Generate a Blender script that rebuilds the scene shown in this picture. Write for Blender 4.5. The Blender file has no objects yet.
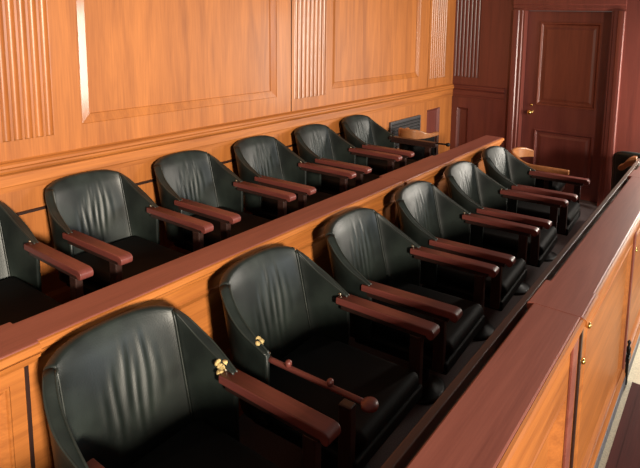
import bpy, bmesh, math, random
from mathutils import Vector, Matrix
random.seed(7)
S = bpy.context.scene
COL = S.collection
PI = math.pi

# ------------------------------------------------------------------ materials
def lin(r, g, b):
    f = lambda c: (c / 255 / 12.92) if c / 255 <= 0.04045 else ((c / 255 + 0.055) / 1.055) ** 2.4
    return (f(r), f(g), f(b), 1)

def new_mat(name):
    m = bpy.data.materials.new(name)
    m.use_nodes = True
    nt = m.node_tree
    return m, nt, nt.nodes['Principled BSDF']

def wood(name, dark, light, axis, rough=0.34, scale=1.0, coat=0.25, fig=0.85, crough=0.17):
    """varnished wood, grain running along the given axis of the object"""
    m, nt, b = new_mat(name)
    N = nt.nodes; L = nt.links
    tc = N.new('ShaderNodeTexCoord')
    mp = N.new('ShaderNodeMapping')
    sc = [9.0 * scale] * 3
    sc['xyz'.index(axis)] = 0.7 * scale
    mp.inputs['Scale'].default_value = sc
    L.new(tc.outputs['Object'], mp.inputs['Vector'])
    n1 = N.new('ShaderNodeTexNoise')
    n1.inputs['Scale'].default_value = 1.0
    n1.inputs['Detail'].default_value = 5
    n1.inputs['Distortion'].default_value = 1.2
    L.new(mp.outputs['Vector'], n1.inputs['Vector'])
    mp2 = N.new('ShaderNodeMapping')
    sc2 = [130.0 * scale] * 3
    sc2['xyz'.index(axis)] = 5.0 * scale
    mp2.inputs['Scale'].default_value = sc2
    L.new(tc.outputs['Object'], mp2.inputs['Vector'])
    n2 = N.new('ShaderNodeTexNoise')
    n2.inputs['Scale'].default_value = 1.0
    n2.inputs['Detail'].default_value = 3
    L.new(mp2.outputs['Vector'], n2.inputs['Vector'])
    mx = N.new('ShaderNodeMath'); mx.operation = 'MULTIPLY_ADD'
    L.new(n2.outputs['Fac'], mx.inputs[0])
    mx.inputs[1].default_value = 0.45
    L.new(n1.outputs['Fac'], mx.inputs[2])
    cr = N.new('ShaderNodeValToRGB')
    cr.color_ramp.elements[0].position = 0.72 - 0.32 * fig - 0.1
    cr.color_ramp.elements[0].color = dark
    cr.color_ramp.elements[1].position = 0.72 + 0.32 * fig + 0.1
    cr.color_ramp.elements[1].color = light
    L.new(mx.outputs[0], cr.inputs['Fac'])
    L.new(cr.outputs['Color'], b.inputs['Base Color'])
    b.inputs['Roughness'].default_value = rough
    b.inputs['Coat Weight'].default_value = coat
    b.inputs['Coat Roughness'].default_value = crough
    bp = N.new('ShaderNodeBump')
    bp.inputs['Strength'].default_value = 0.06
    bp.inputs['Distance'].default_value = 0.004
    L.new(n2.outputs['Fac'], bp.inputs['Height'])
    L.new(bp.outputs['Normal'], b.inputs['Normal'])
    return m

def leather(name, c1, c2, rough=0.36):
    m, nt, b = new_mat(name)
    N = nt.nodes; L = nt.links
    tc = N.new('ShaderNodeTexCoord')
    n = N.new('ShaderNodeTexNoise'); n.inputs['Scale'].default_value = 7; n.inputs['Detail'].default_value = 6
    L.new(tc.outputs['Object'], n.inputs['Vector'])
    cr = N.new('ShaderNodeValToRGB')
    cr.color_ramp.elements[0].position = 0.35; cr.color_ramp.elements[0].color = c1
    cr.color_ramp.elements[1].position = 0.75; cr.color_ramp.elements[1].color = c2
    L.new(n.outputs['Fac'], cr.inputs['Fac'])
    L.new(cr.outputs['Color'], b.inputs['Base Color'])
    v = N.new('ShaderNodeTexVoronoi'); v.inputs['Scale'].default_value = 210
    L.new(tc.outputs['Object'], v.inputs['Vector'])
    bp = N.new('ShaderNodeBump'); bp.inputs['Strength'].default_value = 0.12; bp.inputs['Distance'].default_value = 0.002
    L.new(v.outputs['Distance'], bp.inputs['Height'])
    L.new(bp.outputs['Normal'], b.inputs['Normal'])
    mr = N.new('ShaderNodeMapRange')
    mr.inputs['To Min'].default_value = rough - 0.07; mr.inputs['To Max'].default_value = rough + 0.12
    L.new(n.outputs['Fac'], mr.inputs['Value'])
    L.new(mr.outputs['Result'], b.inputs['Roughness'])
    b.inputs['Specular IOR Level'].default_value = 0.5 if rough < .5 else 0.15
    return m

def plain(name, c, rough=0.5, metal=0.0, noise=0.0, nscale=30):
    m, nt, b = new_mat(name)
    N = nt.nodes; L = nt.links
    b.inputs['Base Color'].default_value = c
    b.inputs['Roughness'].default_value = rough
    b.inputs['Metallic'].default_value = metal
    tc = N.new('ShaderNodeTexCoord')
    n = N.new('ShaderNodeTexNoise'); n.inputs['Scale'].default_value = nscale; n.inputs['Detail'].default_value = 6
    L.new(tc.outputs['Object'], n.inputs['Vector'])
    cr = N.new('ShaderNodeValToRGB')
    k0, k1 = 1 - noise, 1 + noise
    cr.color_ramp.elements[0].position = 0.3; cr.color_ramp.elements[0].color = (c[0] * k0, c[1] * k0, c[2] * k0, 1)
    cr.color_ramp.elements[1].position = 0.7; cr.color_ramp.elements[1].color = (c[0] * k1, c[1] * k1, c[2] * k1, 1)
    L.new(n.outputs['Fac'], cr.inputs['Fac'])
    L.new(cr.outputs['Color'], b.inputs['Base Color'])
    return m

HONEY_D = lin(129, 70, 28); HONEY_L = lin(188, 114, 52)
W_WALL = wood('honey_wood_upright', HONEY_D, HONEY_L, 'z', 0.52, coat=0.03)
W_MOULD = wood('varnished_honey_moulding', HONEY_D, HONEY_L, 'z', 0.36, coat=0.5)
W_FLUTE = wood('varnished_honey_fluting', HONEY_D, HONEY_L, 'z', 0.4, coat=1.0, crough=0.30)
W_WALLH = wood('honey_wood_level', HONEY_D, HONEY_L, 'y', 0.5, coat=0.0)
W_CAP = wood('mahogany_cap', lin(112, 58, 48), lin(146, 84, 70), 'y', 0.48, coat=0.04)
W_DOORP = wood('door_panel_wood', lin(96, 47, 36), lin(130, 68, 48), 'z', 0.38, coat=0.15)
W_BACKF = wood('varnished_dimmed_fluting', lin(92, 44, 38), lin(126, 64, 52), 'z', 0.4, coat=1.0, crough=0.30)
W_BACK = wood('dimmed_wood_upright', lin(88, 42, 37), lin(120, 60, 50), 'z', 0.38, coat=0.45)  # end-wall woods carry its dimmer light as a darker, redder colour
W_BACKH = wood('dimmed_wood_level', lin(88, 42, 37), lin(120, 60, 50), 'x', 0.38, coat=0.15)
W_ARM = wood('arm_wood', lin(84, 40, 36), lin(122, 62, 54), 'x', 0.46, scale=2.2, coat=0.08)
W_DARK = wood('dark_wood', lin(34, 20, 17), lin(54, 33, 28), 'z', 0.4, scale=2, coat=0.1)
W_LEDGE = wood('brown_ledge_wood', lin(70, 44, 32), lin(98, 66, 50), 'y', 0.5, coat=0.0)
W_TAN = wood('tan_wood', lin(120, 74, 42), lin(168, 110, 68), 'y', 0.3, scale=2, coat=0.3)
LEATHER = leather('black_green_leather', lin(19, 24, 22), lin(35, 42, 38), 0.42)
LEATHER_D = leather('shaded_seat_leather', lin(6, 7, 7), lin(11, 12, 12), 0.65)  # chair leather blackened in colour for the shade down in the seats
PIPING = plain('leather_piping', lin(36, 40, 36), 0.4, 0, 0.2)
IRON = plain('black_iron', lin(26, 26, 28), 0.45, 0.6, 0.2)
NICKEL = plain('worn_nickel', lin(190, 180, 160), 0.3, 1.0, 0.15, 60)
BRASS = plain('brass', lin(225, 190, 110), 0.22, 1.0, 0.1)
STUFFING = plain('horsehair_stuffing', lin(190, 165, 110), 0.9, 0, 0.6, 90)
CARPET = plain('dark_carpet', lin(92, 82, 82), 0.95, 0, 0.25, 160)
STONE = plain('beige_stone', lin(205, 194, 166), 0.7, 0, 0.18, 120)
SLATE = plain('blue_grey_base', lin(92, 92, 100), 0.5, 0, 0.2, 40)
MATM = wood('red_brown_boards', lin(50, 20, 19), lin(72, 32, 29), 'y', 0.75, coat=0.0)
for _m in (MATM, ): _m.node_tree.nodes['Principled BSDF'].inputs['Specular IOR Level'].default_value = .1
VENTM = plain('dark_vent_metal', lin(92, 90, 92), 0.45, 0.5, 0.15)
VOID = plain('vent_shadow', lin(14, 14, 14), 0.9)

# ------------------------------------------------------------------ mesh helpers
def link(name, bm, m, parent=None, smooth=False, bevel=0, seg=2, kind=None, angle=35):
    me = bpy.data.meshes.new(name)
    bmesh.ops.recalc_face_normals(bm, faces=bm.faces[:])
    bm.to_mesh(me); bm.free()
    o = bpy.data.objects.new(name, me); COL.objects.link(o)
    me.materials.append(m)
    if smooth:
        for p in me.polygons: p.use_smooth = True
    if bevel:
        md = o.modifiers.new('bevel', 'BEVEL'); md.width = bevel; md.segments = seg
        md.limit_method = 'ANGLE'; md.angle_limit = math.radians(angle)
        for p in me.polygons: p.use_smooth = True
        md.harden_normals = True
    if parent: o.parent = parent
    if kind: o['kind'] = kind
    return o

def box(bm, x0, x1, y0, y1, z0, z1):
    v = [bm.verts.new((x, y, z)) for x in (x0, x1) for y in (y0, y1) for z in (z0, z1)]
    for f in ((0, 1, 3, 2), (4, 6, 7, 5), (0, 4, 5, 1), (2, 3, 7, 6), (0, 2, 6, 4), (1, 5, 7, 3)):
        bm.faces.new([v[i] for i in f])

def boxes(*bs):
    bm = bmesh.new()
    for b in bs: box(bm, *b)
    return bm

def prism(bm, prof, axis, a0, a1):
    """closed profile swept along an axis. prof: pairs in the two other axes (x,z for y; x,y for z; y,z for x)"""
    def P(p, t):
        if axis == 'y': return (p[0], t, p[1])
        if axis == 'z': return (p[0], p[1], t)
        return (t, p[0], p[1])
    A = [bm.verts.new(P(p, a0)) for p in prof]
    B = [bm.verts.new(P(p, a1)) for p in prof]
    n = len(prof)
    for i in range(n):
        bm.faces.new((A[i], A[(i + 1) % n], B[(i + 1) % n], B[i]))
    bm.faces.new(A); bm.faces.new(B)

def tube(bm, pts, r, n=8, closed_ends=True):
    pts = [Vector(p) for p in pts]
    rings = []
    ref = Vector((0.123, 0.31, 0.94))
    for i, p in enumerate(pts):
        t = (pts[min(i + 1, len(pts) - 1)] - pts[max(i - 1, 0)]).normalized()
        a = t.cross(ref).normalized(); b = t.cross(a)
        rr = r[i] if isinstance(r, (list, tuple)) else r
        rings.append([bm.verts.new(p + (a * math.cos(2 * PI * k / n) + b * math.sin(2 * PI * k / n)) * rr) for k in range(n)])
    for i in range(len(rings) - 1):
        for k in range(n):
            bm.faces.new((rings[i][k], rings[i][(k + 1) % n], rings[i + 1][(k + 1) % n], rings[i + 1][k]))
    if closed_ends:
        bm.faces.new(rings[0]); bm.faces.new(rings[-1])

def lathe(bm, prof, c=(0, 0, 0), axis='z', n=24):
    rings = []
    for r, h in prof:
        ring = []
        for k in range(n):
            a = 2 * PI * k / n
            p = (r * math.cos(a), r * math.sin(a), h)
            if axis == 'y': p = (p[0], p[2], p[1])
            if axis == 'x': p = (p[2], p[0], p[1])
            ring.append(bm.verts.new((c[0] + p[0], c[1] + p[1], c[2] + p[2])))
        rings.append(ring)
    for i in range(len(rings) - 1):
        for k in range(n):
            bm.faces.new((rings[i][k], rings[i][(k + 1) % n], rings[i + 1][(k + 1) % n], rings[i + 1][k]))
    bm.faces.new(rings[0]); bm.faces.new(rings[-1])

def empty(name, loc, label=None, cat=None, group=None, kind=None):
    o = bpy.data.objects.new(name, None); COL.objects.link(o)
    o.location = loc; o.empty_display_size = 0.1
    if label: o['label'] = label
    if cat: o['category'] = cat
    if group: o['group'] = group
    if kind: o['kind'] = kind
    return o

def frame_panel(bm_frame, plane, axis, wall, depth, a0, a1, z0, z1):
    pass

# ------------------------------------------------------------------ the setting
XW = 0.36      # left wall face
YB = 6.15      # end wall face
TOP = 3.3
Y0 = -1.6

# floors
link('floor', boxes((XW - .1, 2.80, Y0, YB + .3, -0.1, 0.0), (2.80, 5.6, 5.22, YB + .3, -0.1, 0.0)), CARPET, kind='structure')
link('floor', boxes((2.80, 8.0, Y0, 5.22, -0.37, -0.27)), STONE, kind='structure')
link('trim_1', boxes((XW, 1.36, Y0, 5.0, 0.0, 0.319)), CARPET, kind='structure')   # riser of the rear row

def recess(parent, name, m, wall, a0, a1, z0, z1, d=0.03, b=0.045, raised=False, m_edge=None):
    """sunk panel with splayed edges; wall 'x' faces +x at XW, 'y' faces -y at YB"""
    bm = bmesh.new()
    def P(a, z, dep):
        return (XW - dep, a, z) if wall == 'x' else (a, YB + dep, z)
    def ring(ins, dep):
        return [bm.verts.new(P(a, z, dep)) for a, z in ((a0 + ins, z0 + ins), (a1 - ins, z0 + ins), (a1 - ins, z1 - ins), (a0 + ins, z1 - ins))]
    prof = [(0, 0.0), (0.004, -0.006), (0.012, -0.006), (0.016, 0.002), (b, d)] if raised else [(0, 0), (.003, .004), (b, d), (b + .003, d + .006)]
    rs = [ring(i, dd) for i, dd in prof]
    for q in range(len(rs) - 1):
        for k in range(4):
            bm.faces.new((rs[q][k], rs[q][(k + 1) % 4], rs[q + 1][(k + 1) % 4], rs[q + 1][k]))
    edge = link('panel_moulding' if name == 'recessed_panel' else name + '_moulding', bm, m_edge or m, parent)
    bm = bmesh.new()
    bm.faces.new(ring(*prof[-1]))
    bm.faces.new(ring(0, 0.05))
    return link(name, bm, m, parent)

def flutes(parent, m, wall, a0, n, pitch, z0, z1):
    """upright fluting cut into the wall face"""
    bm = bmesh.new()
    prof = []
    g = pitch * 0.78
    a = a0
    for i in range(n):
        prof.append((a, 0.0))
        for k in range(17):
            t = k / 16
            prof.append((a + (pitch - g) / 2 + g * t, 0.018 * math.sin(PI * t) ** 0.7 if 0 < t < 1 else 0.0))
        a += pitch
    prof.append((a, 0.0))
    pl = [(p[0], p[1]) for p in prof] + [(a, 0.05), (a0, 0.05)]
    if wall == 'x':
        prism(bm, [(XW - d, y) for y, d in pl], 'z', z0, z1)
    else:
        prism(bm, [(x, YB + d) for x, d in pl], 'z', z0, z1)
    return link('fluted_pilaster', bm, m, parent)

def cells(a0, a1, z0, z1, holes):
    """split a wall face into rectangles leaving the holes open. holes: (a0,a1,z0,z1)"""
    As = sorted({a0, a1, *[h[0] for h in holes], *[h[1] for h in holes]})
    out = []
    for i in range(len(As) - 1):
        p, q = As[i], As[i + 1]
        mid = (p + q) / 2
        hs = sorted([(h[2], h[3]) for h in holes if h[0] < mid < h[1]])
        z = z0
        for hz0, hz1 in hs:
            if hz0 > z + 1e-6: out.append((p, q, z, hz0))
            z = hz1
        if z1 > z + 1e-6: out.append((p, q, z, z1))
    return out

def rect_face(bm, wall, a0, a1, z0, z1):
    pts = [(a0, z0), (a1, z0), (a1, z1), (a0, z1)]
    f = [bm.verts.new((XW, a, z) if wall == 'x' else (a, YB, z)) for a, z in pts]
    bm.faces.new(f)

# left wall
G = 0.007
l_holes = [(-0.72, 0.86, 1.355, 2.95), (1.555, 3.055, 1.355, 2.95), (3.742, 5.285, 1.362, 2.95),
           (1.01, 1.41, 1.318, 3.0), (3.255, 3.655, 1.318, 3.0), (5.54, 5.94, 1.318, 3.0),
           (0.955, 0.955 + G, 1.20, 3.2), (3.212, 3.212 + G * 1.5, 1.20, 3.2), (5.494, 5.494 + G, 1.20, 3.2),
           (5.506, 5.832, 0.35, 0.955)]
bm = bmesh.new()
box(bm, XW - .14, XW - .05, Y0, YB + .1, -0.1, TOP)
for a, b_, c, d in cells(Y0, YB, 0, TOP, l_holes): rect_face(bm, 'x', a, b_, c, d)
for h in l_holes[6:9]:
    box(bm, XW - .045, XW - .012, h[0], h[1], h[2], h[3])
wl = link('wall_left', bm, W_WALL, kind='structure')
for h in l_holes[0:3]: recess(wl, 'recessed_panel', W_WALL, 'x', *h, d=.0165, b=.05, m_edge=W_MOULD)
flutes(wl, W_FLUTE, 'x', 1.01, 8, 0.05, 1.318, 3.0)
flutes(wl, W_FLUTE, 'x', 3.255, 8, 0.05, 1.318, 3.0)
flutes(wl, W_FLUTE, 'x', 5.54, 8, 0.05, 1.318, 3.0)
recess(wl, 'lower_panel', W_BACK, 'x', *l_holes[9], d=0.028, b=0.03)
def ledge(zs=0.0):
    return [(0, 1.06), (.012, 1.062), (.014, 1.088), (.018, 1.094), (.018, 1.150), (.026, 1.158), (.040, 1.166), (.046, 1.178),
            (.046, 1.188), (.034, 1.192), (.030, 1.204), (.022, 1.212), (.008, 1.216), (0, 1.222)]
bm = bmesh.new(); prism(bm, [(XW + d, z) for d, z in ledge()], 'y', Y0, YB)
link('ledge_moulding', bm, W_WALLH, wl)
bm = bmesh.new()
prism(bm, [(XW, .930), (XW + .008, .930), (XW + .008, .942), (XW, .946)], 'y', Y0, 4.30)
link('seam_bead', bm, W_DARK, wl)
bm = bmesh.new(); prism(bm, [(XW, .319), (XW + .02, .319), (XW + .02, .44), (XW + .008, .46), (XW, .46)], 'y', Y0, 5.0)
link('baseboard_left', bm, W_WALLH, kind='structure')

# end wall with the door
DX0, DX1, DZ = 1.255, 2.20, 2.14
b_holes = [(DX0, DX1, 0, DZ), (0.372, 0.712, 1.318, 3.0), (0.436, 0.59, 0.30, 0.930)]
bm = bmesh.new()
for a, b_, c, d in cells(XW, 5.6, 0, TOP, b_holes): rect_face(bm, 'y', a, b_, c, d)
box(bm, XW - .05, DX0 - .02, YB + .06, YB + .14, 0, TOP)
box(bm, DX1 + .02, 5.6, YB + .06, YB + .14, 0, TOP)
box(bm, DX0 - .02, DX1 + .02, YB + .06, YB + .14, DZ + .02, TOP)
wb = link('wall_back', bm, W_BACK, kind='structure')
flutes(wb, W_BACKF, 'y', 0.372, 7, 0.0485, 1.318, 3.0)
recess(wb, 'lower_panel', W_BACK, 'y', *b_holes[2], d=0.028, b=0.03)
bm = bmesh.new(); prism(bm, [(YB - d, z) for d, z in ledge()], 'x', XW, 1.06)
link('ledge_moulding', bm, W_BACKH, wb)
bm = bmesh.new(); prism(bm, [(YB, 0), (YB - .02, 0), (YB - .02, .12), (YB - .008, .14), (YB, .14)], 'x', 0.42, 1.06)
prism(bm, [(YB, 0), (YB - .02, 0), (YB - .02, .12), (YB - .008, .14), (YB, .14)], 'x', 2.40, 5.6)
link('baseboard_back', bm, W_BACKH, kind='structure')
# casing: moulded uprights and head
def casing_prof(x_in, sgn):
    pr = [(0, .0), (0, -.018), (.018, -.018), (.026, -.030), (.060, -.030), (.070, -.042), (.100, -.046), (.128, -.046), (.136, -.036), (.136, 0)]
    return [(x_in + sgn * a, YB + y) for a, y in pr]
bm = bmesh.new()
prism(bm, casing_prof(DX0, -1), 'z', 0, DZ + .0)
prism(bm, casing_prof(DX1, 1), 'z', 0, DZ + .0)
prism(bm, [(YB + y, DZ + a) for a, y in [(0, 0), (0, -.018), (.018, -.018), (.026, -.030), (.060, -.030), (.070, -.042), (.128, -.046), (.128, 0)]], 'x', DX0 - .136, DX1 + .136)
prism(bm, [(YB, DZ + .128), (YB - .06, DZ + .128), (YB - .085, DZ + .155), (YB - .085, DZ + .18), (YB, DZ + .18)], 'x', DX0 - .17, DX1 + .17)
box(bm, DX0 - .02, DX0, YB, YB + .14, 0, DZ); box(bm, DX1, DX1 + .02, YB, YB + .14, 0, DZ)
box(bm, DX0 - .02, DX1 + .02, YB, YB + .14, DZ, DZ + .02)
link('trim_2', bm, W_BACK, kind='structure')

# door leaf
DY = 6.25
door = empty('door_1', ((DX0 + DX1) / 2, DY, 0), kind='structure')
def loc_parent(o, par):
    o.parent = par; o.matrix_parent_inverse = Matrix.Translation(-par.location); return o
d_holes = [(1.405, 2.085, 1.045, 2.015), (1.425, 2.055, 0.16, 0.76)]
bm = bmesh.new()
XS = [DX0 + .004, d_holes[0][0], d_holes[0][1], DX1 - .004]
for a, b_, c, d in cells(DX0 + .004, DX1 - .004, 0.006, DZ - .004, [d_holes[0], (1.405, 2.085, 0.16, 0.76)]):
    box(bm, a, b_, DY, DY + .036, c, d)
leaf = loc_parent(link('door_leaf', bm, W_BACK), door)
for h in (d_holes[0], (1.405, 2.085, 0.16, 0.76)):
    bm = bmesh.new()
    def ring(ins, dep):
        return [bm.verts.new((a, DY + dep, z)) for a, z in ((h[0] + ins, h[2] + ins), (h[1] - ins, h[2] + ins), (h[1] - ins, h[3] - ins), (h[0] + ins, h[3] - ins))]
    rs = [ring(0, 0), ring(.005, -.008), ring(.018, -.008), ring(.03, .012), ring(.035, .018), ring(.06, .018), ring(.085, .010)]
    for q in range(len(rs) - 1):
        for k in range(4):
            bm.faces.new((rs[q][k], rs[q][(k + 1) % 4], rs[q + 1][(k + 1) % 4], rs[q + 1][k]))
    bm.faces.new(rs[-1])
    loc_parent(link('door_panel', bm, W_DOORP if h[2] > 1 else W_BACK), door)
bm = bmesh.new()
lathe(bm, [(.024, 0), (.024, -.006), (.010, -.012), (.009, -.034), (.020, -.040), (.027, -.052), (.024, -.066), (.010, -.072)], (1.352, DY, .955), 'y', 20)
o = loc_parent(link('door_knob', bm, BRASS, smooth=True), door); o['label'] = 'round brass door knob'
bm = bmesh.new()
lathe(bm, [(.014, 0), (.014, -.008), (.005, -.010)], (1.358, DY, 1.04), 'y', 16)
o = loc_parent(link('keyhole_plate', bm, BRASS, smooth=True), door); o['label'] = 'small brass lock cylinder'

# vent grille on the left wall
vent = empty('air_vent', (XW, 5.0, .62), 'dark louvred metal air vent low on the wall behind the last rear armchairs', 'vent')
def vp_(o): return loc_parent(o, vent)
y0, y1, z0, z1 = 4.69, 5.325, .62, .925
vp_(link('vent_frame', boxes((XW, XW + .022, y0, y1, z1 - .02, z1), (XW, XW + .022, y0, y1, z0, z0 + .02),
     (XW, XW + .022, y0, y0 + .02, z0 + .02, z1 - .02), (XW, XW + .022, y1 - .02, y1, z0 + .02, z1 - .02)), VENTM))
vp_(link('vent_backing', boxes((XW + .001, XW + .004, y0 + .02, y1 - .02, z0 + .02, z1 - .02)), VOID))
n = 8
for i in range(n):
    zc = z0 + .035 + i * (z1 - z0 - .06) / (n - 1)
    bm = bmesh.new()
    prism(bm, [(XW + .004, zc + .008), (XW + .020, zc - .006), (XW + .020, zc - .002), (XW + .004, zc + .012)], 'y', y0 + .02, y1 - .02)
    vp_(link('slat', bm, VENTM))

# ------------------------------------------------------------------ rails of the box
def cap_bm(xi, xo, z, y0, y1, wide, dxi, dxo, t=.036):
    """moulded rail cap with wider blocks; built as one plank whose edges step in and out"""
    ys = [y0]
    for a, b_ in wide: ys += [a, b_]
    ys.append(y1)
    segs = []
    isw = False
    for i in range(len(ys) - 1):
        if ys[i + 1] > ys[i]: segs.append((ys[i], ys[i + 1], isw))
        isw = not isw
    bm = bmesh.new()
    for a, b_, w in segs:
        i_ = xi - (dxi if w else 0); o_ = xo + (dxo if w else 0)
        zz = z + (0.0008 if w else 0)
        prism(bm, [(i_, z - t + .006), (i_ + .006, z - t), (o_ - .006, z - t), (o_, z - t + .006), (o_, zz - .008), (o_ - .003, zz - .002), (o_ - .008, zz),
                   (i_ + .008, zz), (i_ + .003, zz - .002), (i_, zz - .008)], 'y', a, b_)
    return bm

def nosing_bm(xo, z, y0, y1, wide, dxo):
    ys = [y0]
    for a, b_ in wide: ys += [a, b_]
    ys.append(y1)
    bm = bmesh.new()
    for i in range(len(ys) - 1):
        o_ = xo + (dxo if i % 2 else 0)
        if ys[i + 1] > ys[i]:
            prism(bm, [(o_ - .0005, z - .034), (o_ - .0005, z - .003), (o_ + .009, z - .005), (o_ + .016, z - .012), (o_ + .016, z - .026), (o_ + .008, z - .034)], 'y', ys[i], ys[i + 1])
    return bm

def face_panel(xf, y0, y1, z0, z1, d, b, extra=.05):
    """sunk panel on a +x facing rail face"""
    bm = bmesh.new()
    def ring(ins, dep):
        return [bm.verts.new((xf - dep, y, z)) for y, z in ((y0 + ins, z0 + ins), (y1 - ins, z0 + ins), (y1 - ins, z1 - ins), (y0 + ins, z1 - ins))]
    rs = [ring(0, 0), ring(.004, -.004), ring(.010, -.004), ring(.014, .002), ring(b, d)]
    for q in range(4):
        for k in range(4):
            bm.faces.new((rs[q][k], rs[q][(k + 1) % 4], rs[q + 1][(k + 1) % 4], rs[q + 1][k]))
    bm.faces.new(rs[-1])
    return bm

# middle rail
MR = empty('jury_box_rail', (1.40, 2.0, 0), 'honey wood panelled rail with mahogany cap between the two chair rows', 'railing')
def mp_(o): return loc_parent(o, MR)
MY1 = 5.03
mp_(link('rail_cap', cap_bm(1.303, 1.484, .862, Y0, MY1, [(-.02, .79), (3.15, 3.93)], .022, .014), W_CAP))
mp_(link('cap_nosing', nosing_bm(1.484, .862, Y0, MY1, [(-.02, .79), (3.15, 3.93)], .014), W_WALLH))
mz = .826
bm = bmesh.new()
for a, b_ in ((-.02, .79), (3.15, 3.93)):
    prism(bm, [(1.44, mz), (1.508, mz), (1.506, mz - .012), (1.490, mz - .020), (1.484, mz - .036), (1.44, mz - .036)], 'y', a, b_)
for a, b_ in ((Y0, -.02), (.79, 3.15), (3.93, MY1)):
    prism(bm, [(1.44, mz), (1.486, mz), (1.484, mz - .012), (1.474, mz - .020), (1.470, mz - .036), (1.44, mz - .036)], 'y', a, b_)
mp_(link('cap_moulding', bm, W_WALLH))
posts = [-1.6, -.44, .76, 1.94, 3.14, 4.34, MY1 - .04]
mh = []
for i in range(len(posts) - 1):
    mh.append((posts[i] + .05, posts[i + 1] - .05, .16, .738))
bm = bmesh.new()
box(bm, 1.362, 1.44, Y0, MY1 - .02, 0.0, mz)
for a, b_, c, d in cells(Y0, MY1 - .02, 0.0, mz, mh):
    box(bm, 1.44, 1.465, a, b_, c, d)
mp_(link('rail_frame', bm, W_WALLH))
for h in mh:
    mp_(link('rail_panel', face_panel(1.465, *h, .018, .04), W_WALLH))
for yy in posts[1:6]:
    mp_(link('seam_strip', boxes((1.465, 1.470, yy - .006, yy + .006, .10, mz - .034)), W_DARK))

# front rail
FR = empty('jury_box_rail', (2.87, 2.0, -.27), 'front jury box rail with broad mahogany cap and sunlit panels facing the courtroom', 'railing')
def fp_(o): return loc_parent(o, FR)
FY1 = 5.2
fp_(link('rail_cap', cap_bm(2.770, 2.962, .85, Y0, FY1, [(2.05, 2.28), (4.35, 4.58)], .022, .006), W_CAP))
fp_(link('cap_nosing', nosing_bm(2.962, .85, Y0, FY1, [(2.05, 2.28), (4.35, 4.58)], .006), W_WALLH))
fp_(link('inner_ledge', boxes((2.697, 2.727, Y0, FY1, .770, .812), (2.697, 2.80, Y0, FY1, .745, .770)), W_LEDGE, bevel=.005))
fz = .814
bm = bmesh.new()
prism(bm, [(2.92, fz), (2.972, fz), (2.970, fz - .014), (2.958, fz - .024), (2.950, fz - .040), (2.92, fz - .040)], 'y', Y0, FY1)
fp_(link('cap_moulding', bm, W_WALLH))
fh = [(-1.4, 0.35, -.12, .58), (0.47, 1.965, -.12, .575), (2.24, 3.37, -.12, .70), (3.52, 5.1, -.12, .70)]
bm = bmesh.new()
box(bm, 2.80, 2.90, Y0, FY1 - .02, -.27, fz)
for a, b_, c, d in cells(Y0, FY1 - .02, -.27, fz, fh):
    box(bm, 2.90, 2.945, a, b_, c, d)
fp_(link('rail_frame', bm, W_WALLH))
for i, h in enumerate(fh):
    fp_(link('rail_panel', face_panel(2.945, *h, .040 if i < 2 else .014, .05 if i < 2 else .03), W_WALLH))
fp_(link('upright_strip', boxes((2.945, 2.957, 1.985, 2.06, -.20, fz - .036)), W_CAP, bevel=.003))
fp_(link('upright_strip', boxes((2.945, 2.955, 2.12, 2.145, -.20, fz - .036)), W_DARK, bevel=.003))
fp_(link('upright_strip', boxes((2.945, 2.957, 3.41, 3.45, -.20, fz - .036)), W_CAP, bevel=.003))
bm = bmesh.new()
prism(bm, [(2.945, -.13), (2.952, -.13), (2.958, -.145), (2.958, -.160), (2.945, -.165)], 'y', Y0, FY1 - .02)
prism(bm, [(2.945, -.165), (2.952, -.165), (2.962, -.185), (2.962, -.20), (2.945, -.20)], 'y', Y0, FY1 - .02)
fp_(link('base_moulding', bm, W_WALLH))
fp_(link('base_plinth', boxes((2.945, 2.966, Y0, FY1 - .02, -.27, -.20)), SLATE))
# scrolled wooden end beside the last block of the front rail
bm = bmesh.new()
sc_o = [(2.70, .845), (2.670, .842), (2.640, .826), (2.615, .795), (2.595, .765), (2.572, .752), (2.556, .738), (2.556, .718), (2.572, .706), (2.594, .706), (2.612, .718), (2.630, .742), (2.655, .760), (2.70, .765)]
prism(bm, sc_o, 'y', 5.06, 5.14)
fp_(link('end_scroll', bm, W_TAN, bevel=.006))
for yy, z in ((2.10, .80), (2.17, .60), (3.475, .62)):
    bm = bmesh.new()
    lathe(bm, [(.004, 0), (.010, .002), (.013, .010), (.010, .018), (.004, .021)], (2.945 + (.025 if z > .7 else 0), yy, z), 'x', 12)
    o = fp_(link('hinge_knob', bm, BRASS, smooth=True)); o['label'] = 'small brass stud'
bm = boxes((2.958, 2.974, 3.46, 3.49, -.26, -.06), (2.945, 2.978, 3.44, 3.51, -.10, -.07))
lathe(bm, [(.011, -.06), (.014, -.02), (.006, .0), (.012, .02), (.003, .035)], (2.966, 3.475, 0.0), 'z', 10)
o = fp_(link('floor_bolt', bm, IRON)); o['label'] = 'dark iron bolt at the foot of the rail'

# boards on the courtroom floor
bm = boxes((3.0, 3.9, Y0, 3.50, -.27, -.250), (3.05, 3.85, Y0 + .05, 3.45, -.250, -.247))
o = link('floor_platform', bm, MATM)
o['label'] = 'low reddish brown platform on the stone floor beside the front rail'; o['category'] = 'platform'

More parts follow.
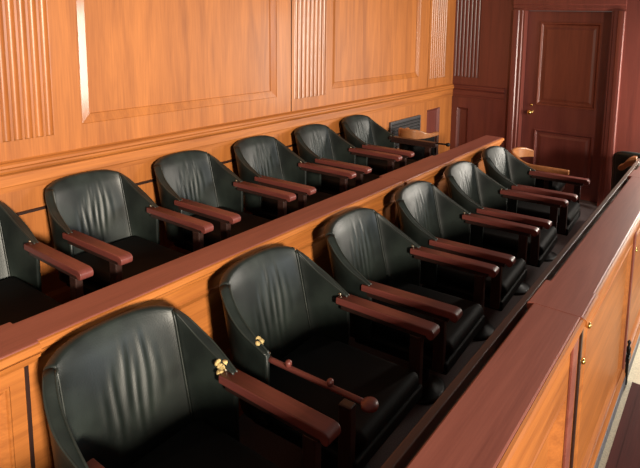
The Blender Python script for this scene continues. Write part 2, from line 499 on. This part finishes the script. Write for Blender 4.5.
# ------------------------------------------------------------------ armchairs
def sm(t): t = max(0, min(1, t)); return t * t * (3 - 2 * t)
UP = [0, .15, .30, .45, .55, .63, .72, .82, .91, 1.0]
PX = [0, .002, .010, .027, .047, .075, .120, .185, .245, .300]
PY = [0, .062, .122, .178, .212, .232, .247, .257, .262, .264]
def ip(t, xs, ys):
    for i in range(len(xs) - 1):
        if t <= xs[i + 1]:
            h = xs[i + 1] - xs[i]; s = (t - xs[i]) / h
            def tan(j):
                if j == 0: return (ys[1] - ys[0]) / (xs[1] - xs[0])
                if j == len(xs) - 1: return (ys[-1] - ys[-2]) / (xs[-1] - xs[-2])
                return (ys[j + 1] - ys[j - 1]) / (xs[j + 1] - xs[j - 1])
            m0, m1 = tan(i) * h, tan(i + 1) * h
            return (2 * s**3 - 3 * s**2 + 1) * ys[i] + (s**3 - 2 * s**2 + s) * m0 + (-2 * s**3 + 3 * s**2) * ys[i + 1] + (s**3 - s**2) * m1
    return ys[-1]
ZB = .36
FOLDS = [(-.075, .34, .62, .011, .0030), (-.036, .24, .72, .010, .0048), (.004, .36, .84, .012, .0056), (.034, .22, .68, .009, .0042), (.066, .30, .86, .010, .0046), (.104, .42, .74, .012, .0026)]
def ztop(a):
    if a <= .55: return .864 - .022 * (a / .55) ** 3
    t = (a - .55) / .45
    return .842 - .189 * (t ** .95) - .020 * math.sin(PI * t)
def back_mid(u, v):
    a = abs(u); s = -1 if u < 0 else 1
    z = ZB + v * (ztop(a) - ZB)
    xb = -.388 - .150 * ((z - .36) / .54) - .02 * sm((z - .8) / .12)
    k = (-.195 - xb) / .30
    return Vector((xb + ip(a, UP, PX) * k, s * ip(a, UP, PY), z))
def back_nrm(u, v):
    e = 1e-3
    du = back_mid(min(1, u + e), v) - back_mid(max(-1, u - e), v)
    dv = back_mid(u, min(1, v + e)) - back_mid(u, max(0, v - e))
    n = du.cross(dv).normalized()
    if n.dot(Vector((1, 0, 0)) if abs(u) < .55 else Vector((.3, -u, .0))) < 0: n = -n
    return n
def inner(u, v, folds):
    p = back_mid(u, v); n = back_nrm(u, v)
    a = abs(u); h = 0
    if a <= .55:
        h += .020 * (1 - (a / .55) ** 4) * math.sin(PI * min(1, max(0, (v + .05) / 1.25)))
        if folds:
            for yf, vbot, vtop, w, A in FOLDS:
                yy = yf * 1.15 + .018 * (v - .6) + .004 * math.sin(9 * v + 30 * yf)
                win = sm((v - vbot + .10) / .34) * sm((vtop + .12 - v) / .26)
                q = (p.y - yy) / w
                h += win * A * (math.exp(-q * q) - .5 * math.exp(-(q - 1.7) ** 2))
    else:
        t = (a - .55) / .45
        h += .010 * math.sin(PI * min(1, t)) * math.sin(PI * min(1, v * .9))
    return p + n * h
def shell(u0, u1, nu, nv, folds=False, th=.05):
    bm = bmesh.new()
    cols = []
    for i in range(nu + 1):
        u = u0 + (u1 - u0) * i / nu
        n1 = back_nrm(u, 1.0); p1 = inner(u, 1.0, folds)
        col = [inner(u, j / nv, folds) for j in range(nv + 1)]
        up = (back_mid(u, 1) - back_mid(u, .97)).normalized()
        aa = abs(u)
        T = th * (1 - .3 * sm((aa - .38) / .3) - .35 * sm((aa - .75) / .25))
        flat = .42 - .24 * sm((aa - .38) / .3)
        o1 = back_mid(u, 1.0) - n1 * T
        mid = (p1 + o1) / 2; hw = (p1 - o1) / 2
        for k in range(1, 8):
            t = PI * k / 8
            col.append(mid + hw * math.cos(t) + up * (T * flat) * math.sin(t))
        for j in range(nv, -1, -3):
            v = j / nv
            col.append(back_mid(u, v) - back_nrm(u, v) * T)
        cols.append([bm.verts.new(p) for p in col])
    m = len(cols[0])
    for i in range(nu):
        for j in range(m):
            bm.faces.new((cols[i][j], cols[i + 1][j], cols[i + 1][(j + 1) % m], cols[i][(j + 1) % m]))
    bm.faces.new(cols[0]); bm.faces.new(cols[-1])
    return bm

def armrest_bm(s, x0=-.245, x1=.275, w=.033, z=.66):
    bm = bmesh.new()
    yc = s * .262
    # flat pad with a rolled front end, in side profile
    pr = [(x0, z - .034), (x0, z - .004), (x0 + .006, z), (x1 - .030, z), (x1 - .012, z - .004), (x1 - .002, z - .014), (x1, z - .028),
          (x1 - .004, z - .042), (x1 - .016, z - .050), (x1 - .030, z - .046), (x1 - .040, z - .036)]
    A = [bm.verts.new((x, yc - w, zz)) for x, zz in pr]; B = [bm.verts.new((x, yc + w, zz)) for x, zz in pr]
    n = len(pr)
    for i in range(n): bm.faces.new((A[i], A[(i + 1) % n], B[(i + 1) % n], B[i]))
    bm.faces.new(A); bm.faces.new(B)
    return bm

def armchair(name, bare=None, torn=None, rod=None):
    t = empty(name, (0, 0, 0))
    def pt(n, bm, m, par=t, **k): return link(n, bm, m, par, **k)
    pt('backrest', shell(-.545, .545, 72, 42, True), LEATHER, smooth=True)
    wings = {}
    for s in (-1, 1):
        a, b_ = (.555, 1.0)
        wing = pt('side_wing', shell(s * a, s * b_, 20, 30), LEATHER, smooth=True)
        wings[s] = wing
        bm = bmesh.new()
        tube(bm, [inner(s * .55, v, False) + back_nrm(s * .55, v) * .002 for v in [.12 + .88 * k / 20 for k in range(21)]], .0042, 6)
        pt('piping', bm, PIPING, wing, smooth=True)
        bm = bmesh.new()
        tube(bm, [inner(s * (.56 + .43 * k / 24), 1, False) + Vector((0, 0, .003)) for k in range(25)], .004, 6)
        tube(bm, [back_mid(s * (.56 + .43 * k / 24), 1) - back_nrm(s * (.56 + .43 * k / 24), 1) * (.05 * (.7 - .35 * sm((.56 + .43 * k / 24 - .75) / .25))) + Vector((0, 0, .002)) for k in range(25)], .004, 6)
        pt('piping', bm, PIPING, wing, smooth=True)
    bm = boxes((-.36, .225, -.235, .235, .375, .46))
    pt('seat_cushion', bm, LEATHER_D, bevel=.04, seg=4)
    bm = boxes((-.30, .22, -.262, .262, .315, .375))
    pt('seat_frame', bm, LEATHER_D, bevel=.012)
    for s in (-1, 1):
        isbare = bare == s
        if not isbare:
            ar = pt('armrest', armrest_bm(s), W_DARK if rod == s else W_ARM, bevel=.005)  # rod-side arm gets darker wood, its shade put into the colour
            pt('arm_rail', boxes((-.225, .225, s * .262 - .020, s * .262 + .020, .598, .627)), W_DARK, ar, bevel=.004)
        else:
            bm = bmesh.new()
            pts = [(-.225 + .49 * k / 10, s * .262, .632) for k in range(11)]
            tube(bm, pts, .011, 10)
            for xx in (-.10, .10): lathe(bm, [(.006, 0), (.013, .012), (.013, .026), (.006, .032)], (xx, s * .262, .632), 'z', 12)
            lathe(bm, [(.010, 0), (.030, .002), (.032, .010), (.030, .020), (.010, .024)], (.272, s * .262, .622), 'z', 18)
            o = pt('arm_rod', bm, W_ARM, smooth=True); o['label'] = 'bare arm rod with two knobs, its wooden pad missing'
        if rod == s:
            bm = bmesh.new()
            tube(bm, [(.27, s * .262, .652), (.33, s * .262, .656), (.38, s * .262, .657)], .009, 8)
            lathe(bm, [(.004, -.02), (.018, -.014), (.022, 0), (.018, .014), (.004, .02)], (.385, s * .262, .657), 'z', 12)
            pt('arm_rod', bm, IRON, smooth=True)
        bm = boxes((.150, .205, s * .262 - .019, s * .262 + .019, .335, .600))
        pt('arm_post', bm, W_DARK, bevel=.006)
        bm = boxes((-.248, -.205, s * .262 - .016, s * .262 + .016, .612, .650))
        lathe(bm, [(.003, .0), (.009, .003), (.009, .010), (.003, .014)], (-.242, s * .262, .656), 'z', 10)
        pt('arm_bracket', bm, NICKEL, bevel=.003)
        if torn == s or isbare:
            bm = bmesh.new()
            rr = random.Random(3)
            for k in range(12):
                c = Vector((-.262 + rr.uniform(-.018, .016), s * (.262 + rr.uniform(-.016, .010)), .672 + rr.uniform(-.020, .018)))
                r = rr.uniform(.007, .013)
                bmesh.ops.create_icosphere(bm, subdivisions=2, radius=r, matrix=Matrix.Translation(c))
            for v in bm.verts: v.co += Vector((rr.uniform(-1, 1), rr.uniform(-1, 1), rr.uniform(-1, 1))) * .002
            o = pt('torn_stuffing', bm, STUFFING, wings[s], smooth=True); o['label'] = 'pale stuffing and bracket showing through torn leather'
    bm = bmesh.new()
    lathe(bm, [(.13, 0), (.13, .010), (.11, .018), (.05, .04), (.038, .06), (.034, .25), (.06, .27), (.12, .29), (.12, .315)], (-.03, 0, 0), 'z', 28)
    pt('pedestal', bm, IRON, smooth=True)
    return t

def dup(root, loc, scale=None):
    r = root.copy(); COL.objects.link(r); r.location = loc
    if scale: r.scale = scale
    for ch in list(root.children):
        c = ch.copy(); COL.objects.link(c); c.parent = r
        for g in ch.children:
            d = g.copy(); COL.objects.link(d); d.parent = c
    return r
def tag(o, label, group=None, cat='chair'):
    o['label'] = label; o['category'] = cat
    if group: o['group'] = group
    return o

FX = 2.131
fy = lambda k: .980 + .70 * k
BX = .917
by = lambda k: 1.134 - .237 + .622 * k
BSC = (.95, .86, .88); BZ = .319
GF = 'black leather armchairs of the front row'; GB = 'black leather armchairs of the rear row'

whole = armchair('leather_armchair')
whole.location = (FX, fy(2), 0)
tag(whole, 'third black leather armchair of the front row, just beyond the stripped-arm one', GF)
torn = armchair('leather_armchair', torn=1); torn.location = (FX, fy(0), 0)
tag(torn, 'black leather armchair nearest the camera with stuffing bursting at its far arm', GF)
bare = armchair('leather_armchair', bare=-1); bare.location = (FX, fy(1), 0)
tag(bare, 'black leather armchair whose near arm is stripped to a bare rod with knobs', GF)
FL = {3: 'fourth black leather armchair along the front rail counted from the camera',
      4: 'fifth black leather armchair of the front row, next to the farthest black one',
      5: 'farthest black leather armchair of the front row, right before the tan wooden one'}
for k in (3, 4, 5): tag(dup(whole, (FX, fy(k), 0)), FL[k], GF)
BL = {0: 'rear row black leather armchair cut off by the left edge of the photo',
      1: 'rear row black leather armchair fully in view at far left, under the large wall panel',
      2: 'rear row black leather armchair third from the left, behind the second front chair',
      3: 'rear row black leather armchair fourth from the left, below the middle fluted pilaster',
      4: 'rear row black leather armchair fifth from the left, beside the last one near the vent'}
for k in range(5): tag(dup(whole, (BX, by(k), BZ), BSC), BL[k], GB)
last = armchair('leather_armchair', rod=1); last.location = (BX, by(5), BZ); last.scale = BSC
for o in list(COL.objects):
    if o.name.startswith('leather_armchair'): o.rotation_euler.z = (.055 if o.location.x > 1.5 else .03) * min(1, max(0, (o.location.y - .9) / 1.4))
tag(last, 'last black leather armchair of the rear row, beside the vent, with dark far arm', GB)

# low wooden barrel chairs
def barrel_chair(name, m_bow, back_h, pad, tip=.24, one=False):
    t = empty(name, (0, 0, 0))
    path = []
    for i in range(49):
        u = -1 + 2 * i / 48
        a = abs(u); s = -1 if u < 0 else 1
        if a < .6:
            th = a / .6 * PI / 2
            x, y = -.02 - .27 * math.cos(th), .27 * math.sin(th)
        else:
            x, y = -.02 + (a - .6) / .4 * tip, .27 + .012 * (a - .6) / .4
        h = back_h * math.exp(-(a / .42) ** 4)
        path.append((x, s * y, .655 + h))
    bm = bmesh.new(); rings = []
    for i, (x, y, zt) in enumerate(path):
        p = Vector((x, y, 0)); q0 = Vector(path[max(0, i - 1)][:2] + (0,)); q1 = Vector(path[min(48, i + 1)][:2] + (0,))
        tg = (q1 - q0).normalized(); nn = Vector((-tg.y, tg.x, 0))
        u = abs(-1 + 2 * i / 48)
        w = .018 + .014 * sm((u - .55) / .25)
        prof = [(-w, .612), (-w, zt - .012), (-w * .6, zt - .002), (0, zt), (w * .6, zt - .002), (w, zt - .012), (w, .612)]
        rings.append([bm.verts.new(p + nn * a + Vector((0, 0, z))) for a, z in prof])
    def run(i0, i1, nm, m):
        b2 = bmesh.new()
        rg = [[b2.verts.new(v.co) for v in rings[i]] for i in range(i0, i1 + 1)]
        for i in range(len(rg) - 1):
            for k in range(7):
                b2.faces.new((rg[i][k], rg[i][(k + 1) % 7], rg[i + 1][(k + 1) % 7], rg[i + 1][k]))
        b2.faces.new(rg[0]); b2.faces.new(rg[-1])
        return link(nm, b2, m, t, smooth=True, bevel=.003)
    run(12, 34, 'bow_back', m_bow)
    run(0, 12, 'armrest', m_bow)
    if not one: run(34, 48, 'armrest', m_bow)
    bm.free()
    # upholstered drum below the bow
    bm = bmesh.new(); A = []
    sel = [p for i, p in enumerate(path) if abs(-1 + 2 * i / 48) < .86 and (not one or i < 26)]
    for x, y, zt in sel:
        A.append([bm.verts.new((x * f, y * f, z)) for f, z in ((1.0, .36), (1.0, .612), (.93, .612), (.93, .36))])
    for i in range(len(A) - 1):
        for k in range(4): bm.faces.new((A[i][k], A[i][(k + 1) % 4], A[i + 1][(k + 1) % 4], A[i + 1][k]))
    bm.faces.new(A[0]); bm.faces.new(A[-1])
    link('side_panel', bm, LEATHER_D, t)
    if pad:
        bm = bmesh.new(); A = []
        for x, y, zt in [p for i, p in enumerate(path) if abs(-1 + 2 * i / 48) < .62]:
            A.append([bm.verts.new((x * f, y * f, z)) for f, z in ((.93, .47), (.92, zt - .01), (.84, zt - .03), (.80, .47))])
        for i in range(len(A) - 1):
            for k in range(4): bm.faces.new((A[i][k], A[i][(k + 1) % 4], A[i + 1][(k + 1) % 4], A[i + 1][k]))
        bm.faces.new(A[0]); bm.faces.new(A[-1])
        link('back_pad', bm, LEATHER, t, smooth=True, bevel=.01)
    link('seat_cushion', boxes((-.20, .22, -.225, .225, .375, .465)), LEATHER_D, t, bevel=.035, seg=4)
    for s in ((-1,) if one else (-1, 1)):
        link('arm_post', boxes((.10, .145, s * .262 - .018, s * .262 + .018, .33, .615)), W_DARK, t, bevel=.006)
    link('seat_frame', boxes((-.18, .19, -.262, .262, .315, .375)), W_DARK, t, bevel=.01)
    bm = bmesh.new()
    lathe(bm, [(.13, 0), (.13, .010), (.11, .018), (.05, .04), (.038, .06), (.034, .25), (.06, .27), (.12, .29), (.12, .315)], (0, 0, 0), 'z', 28)
    link('pedestal', bm, IRON, t, smooth=True)
    return t
GT = 'tan low-backed wooden armchairs'
c = barrel_chair('barrel_armchair', W_TAN, .065, False, .34, True); c.location = (1.82, 5.24, 0); c.rotation_euler.z = .06
tag(c, 'low-backed tan wooden armchair beyond the front row, in front of the door', GT)
c = barrel_chair('barrel_armchair', W_TAN, .07, False, .12); c.location = (.70, 4.72, BZ); c.rotation_euler.z = PI / 2 + .05; c.scale = (.9, .60, .85)
tag(c, 'low tan armchair with rounded shiny top at far end of the rear row', GT)
c = dup(whole, (2.70, 5.845, 0), (.95, .95, .95)); c.rotation_euler.z = PI / 2
tag(c, 'black leather armchair turned away from the camera at the right edge, by the end wall')

# ------------------------------------------------------------------ light
def area(name, loc, target, size, energy, color, sy=None):
    l = bpy.data.lights.new(name, 'AREA'); l.energy = energy; l.color = color; l.size = size
    if sy: l.shape = 'RECTANGLE'; l.size_y = sy
    o = bpy.data.objects.new(name, l); COL.objects.link(o); o.location = loc
    o.rotation_euler = (Vector(target) - Vector(loc)).to_track_quat('-Z', 'Y').to_euler()
    return o
def spot(name, loc, target, energy, color, angle, blend, radius):
    l = bpy.data.lights.new(name, 'SPOT'); l.energy = energy; l.color = color
    l.spot_size = math.radians(angle); l.spot_blend = blend; l.shadow_soft_size = radius
    o = bpy.data.objects.new(name, l); COL.objects.link(o); o.location = loc
    o.rotation_euler = (Vector(target) - Vector(loc)).to_track_quat('-Z', 'Y').to_euler()
    return o
key = area('courtroom_lamp', (9.2, -1.8, 2.9), (.6, .9, 1.3), .6, 265, (1, .89, .73), .8)
key.data.spread = math.radians(75)
area('pale_window', (7.2, 3.9, 1.65), (1.7, 1.2, .8), 1.5, 75, (.84, .93, 1.0), 1.2)
area('added_strip_light', (3.2, 5.92, 1.2), (.4, 1.6, 1.3), .24, 125, (1, .92, .80), 1.7)  # unseen strip light added to put glints on bevels and fluting
w = bpy.data.worlds.new('room_air'); S.world = w; w.use_nodes = True
w.node_tree.nodes['Background'].inputs['Color'].default_value = (1, .87, .80, 1)
w.node_tree.nodes['Background'].inputs['Strength'].default_value = .13

# ------------------------------------------------------------------ camera
cd = bpy.data.cameras.new('camera'); cam = bpy.data.objects.new('camera', cd); COL.objects.link(cam)
cd.sensor_fit = 'HORIZONTAL'; cd.sensor_width = 36; cd.lens = 30.4354
cd.shift_x = -.10844; cd.shift_y = -.21509; cd.clip_start = .02
R = Matrix(((0.838387, -0.093813, 0.536942), (0.544477, 0.097993, -0.833032), (0.025533, 0.990755, 0.133235)))
cam.matrix_world = Matrix.Translation((3.3794, 0, 1.9495)) @ R.to_4x4()
S.camera = cam
S.view_settings.view_transform = 'Standard'; S.view_settings.look = 'None'
S.view_settings.gamma = 1; S.view_settings.use_curve_mapping = False
S.view_settings.exposure = 0.0
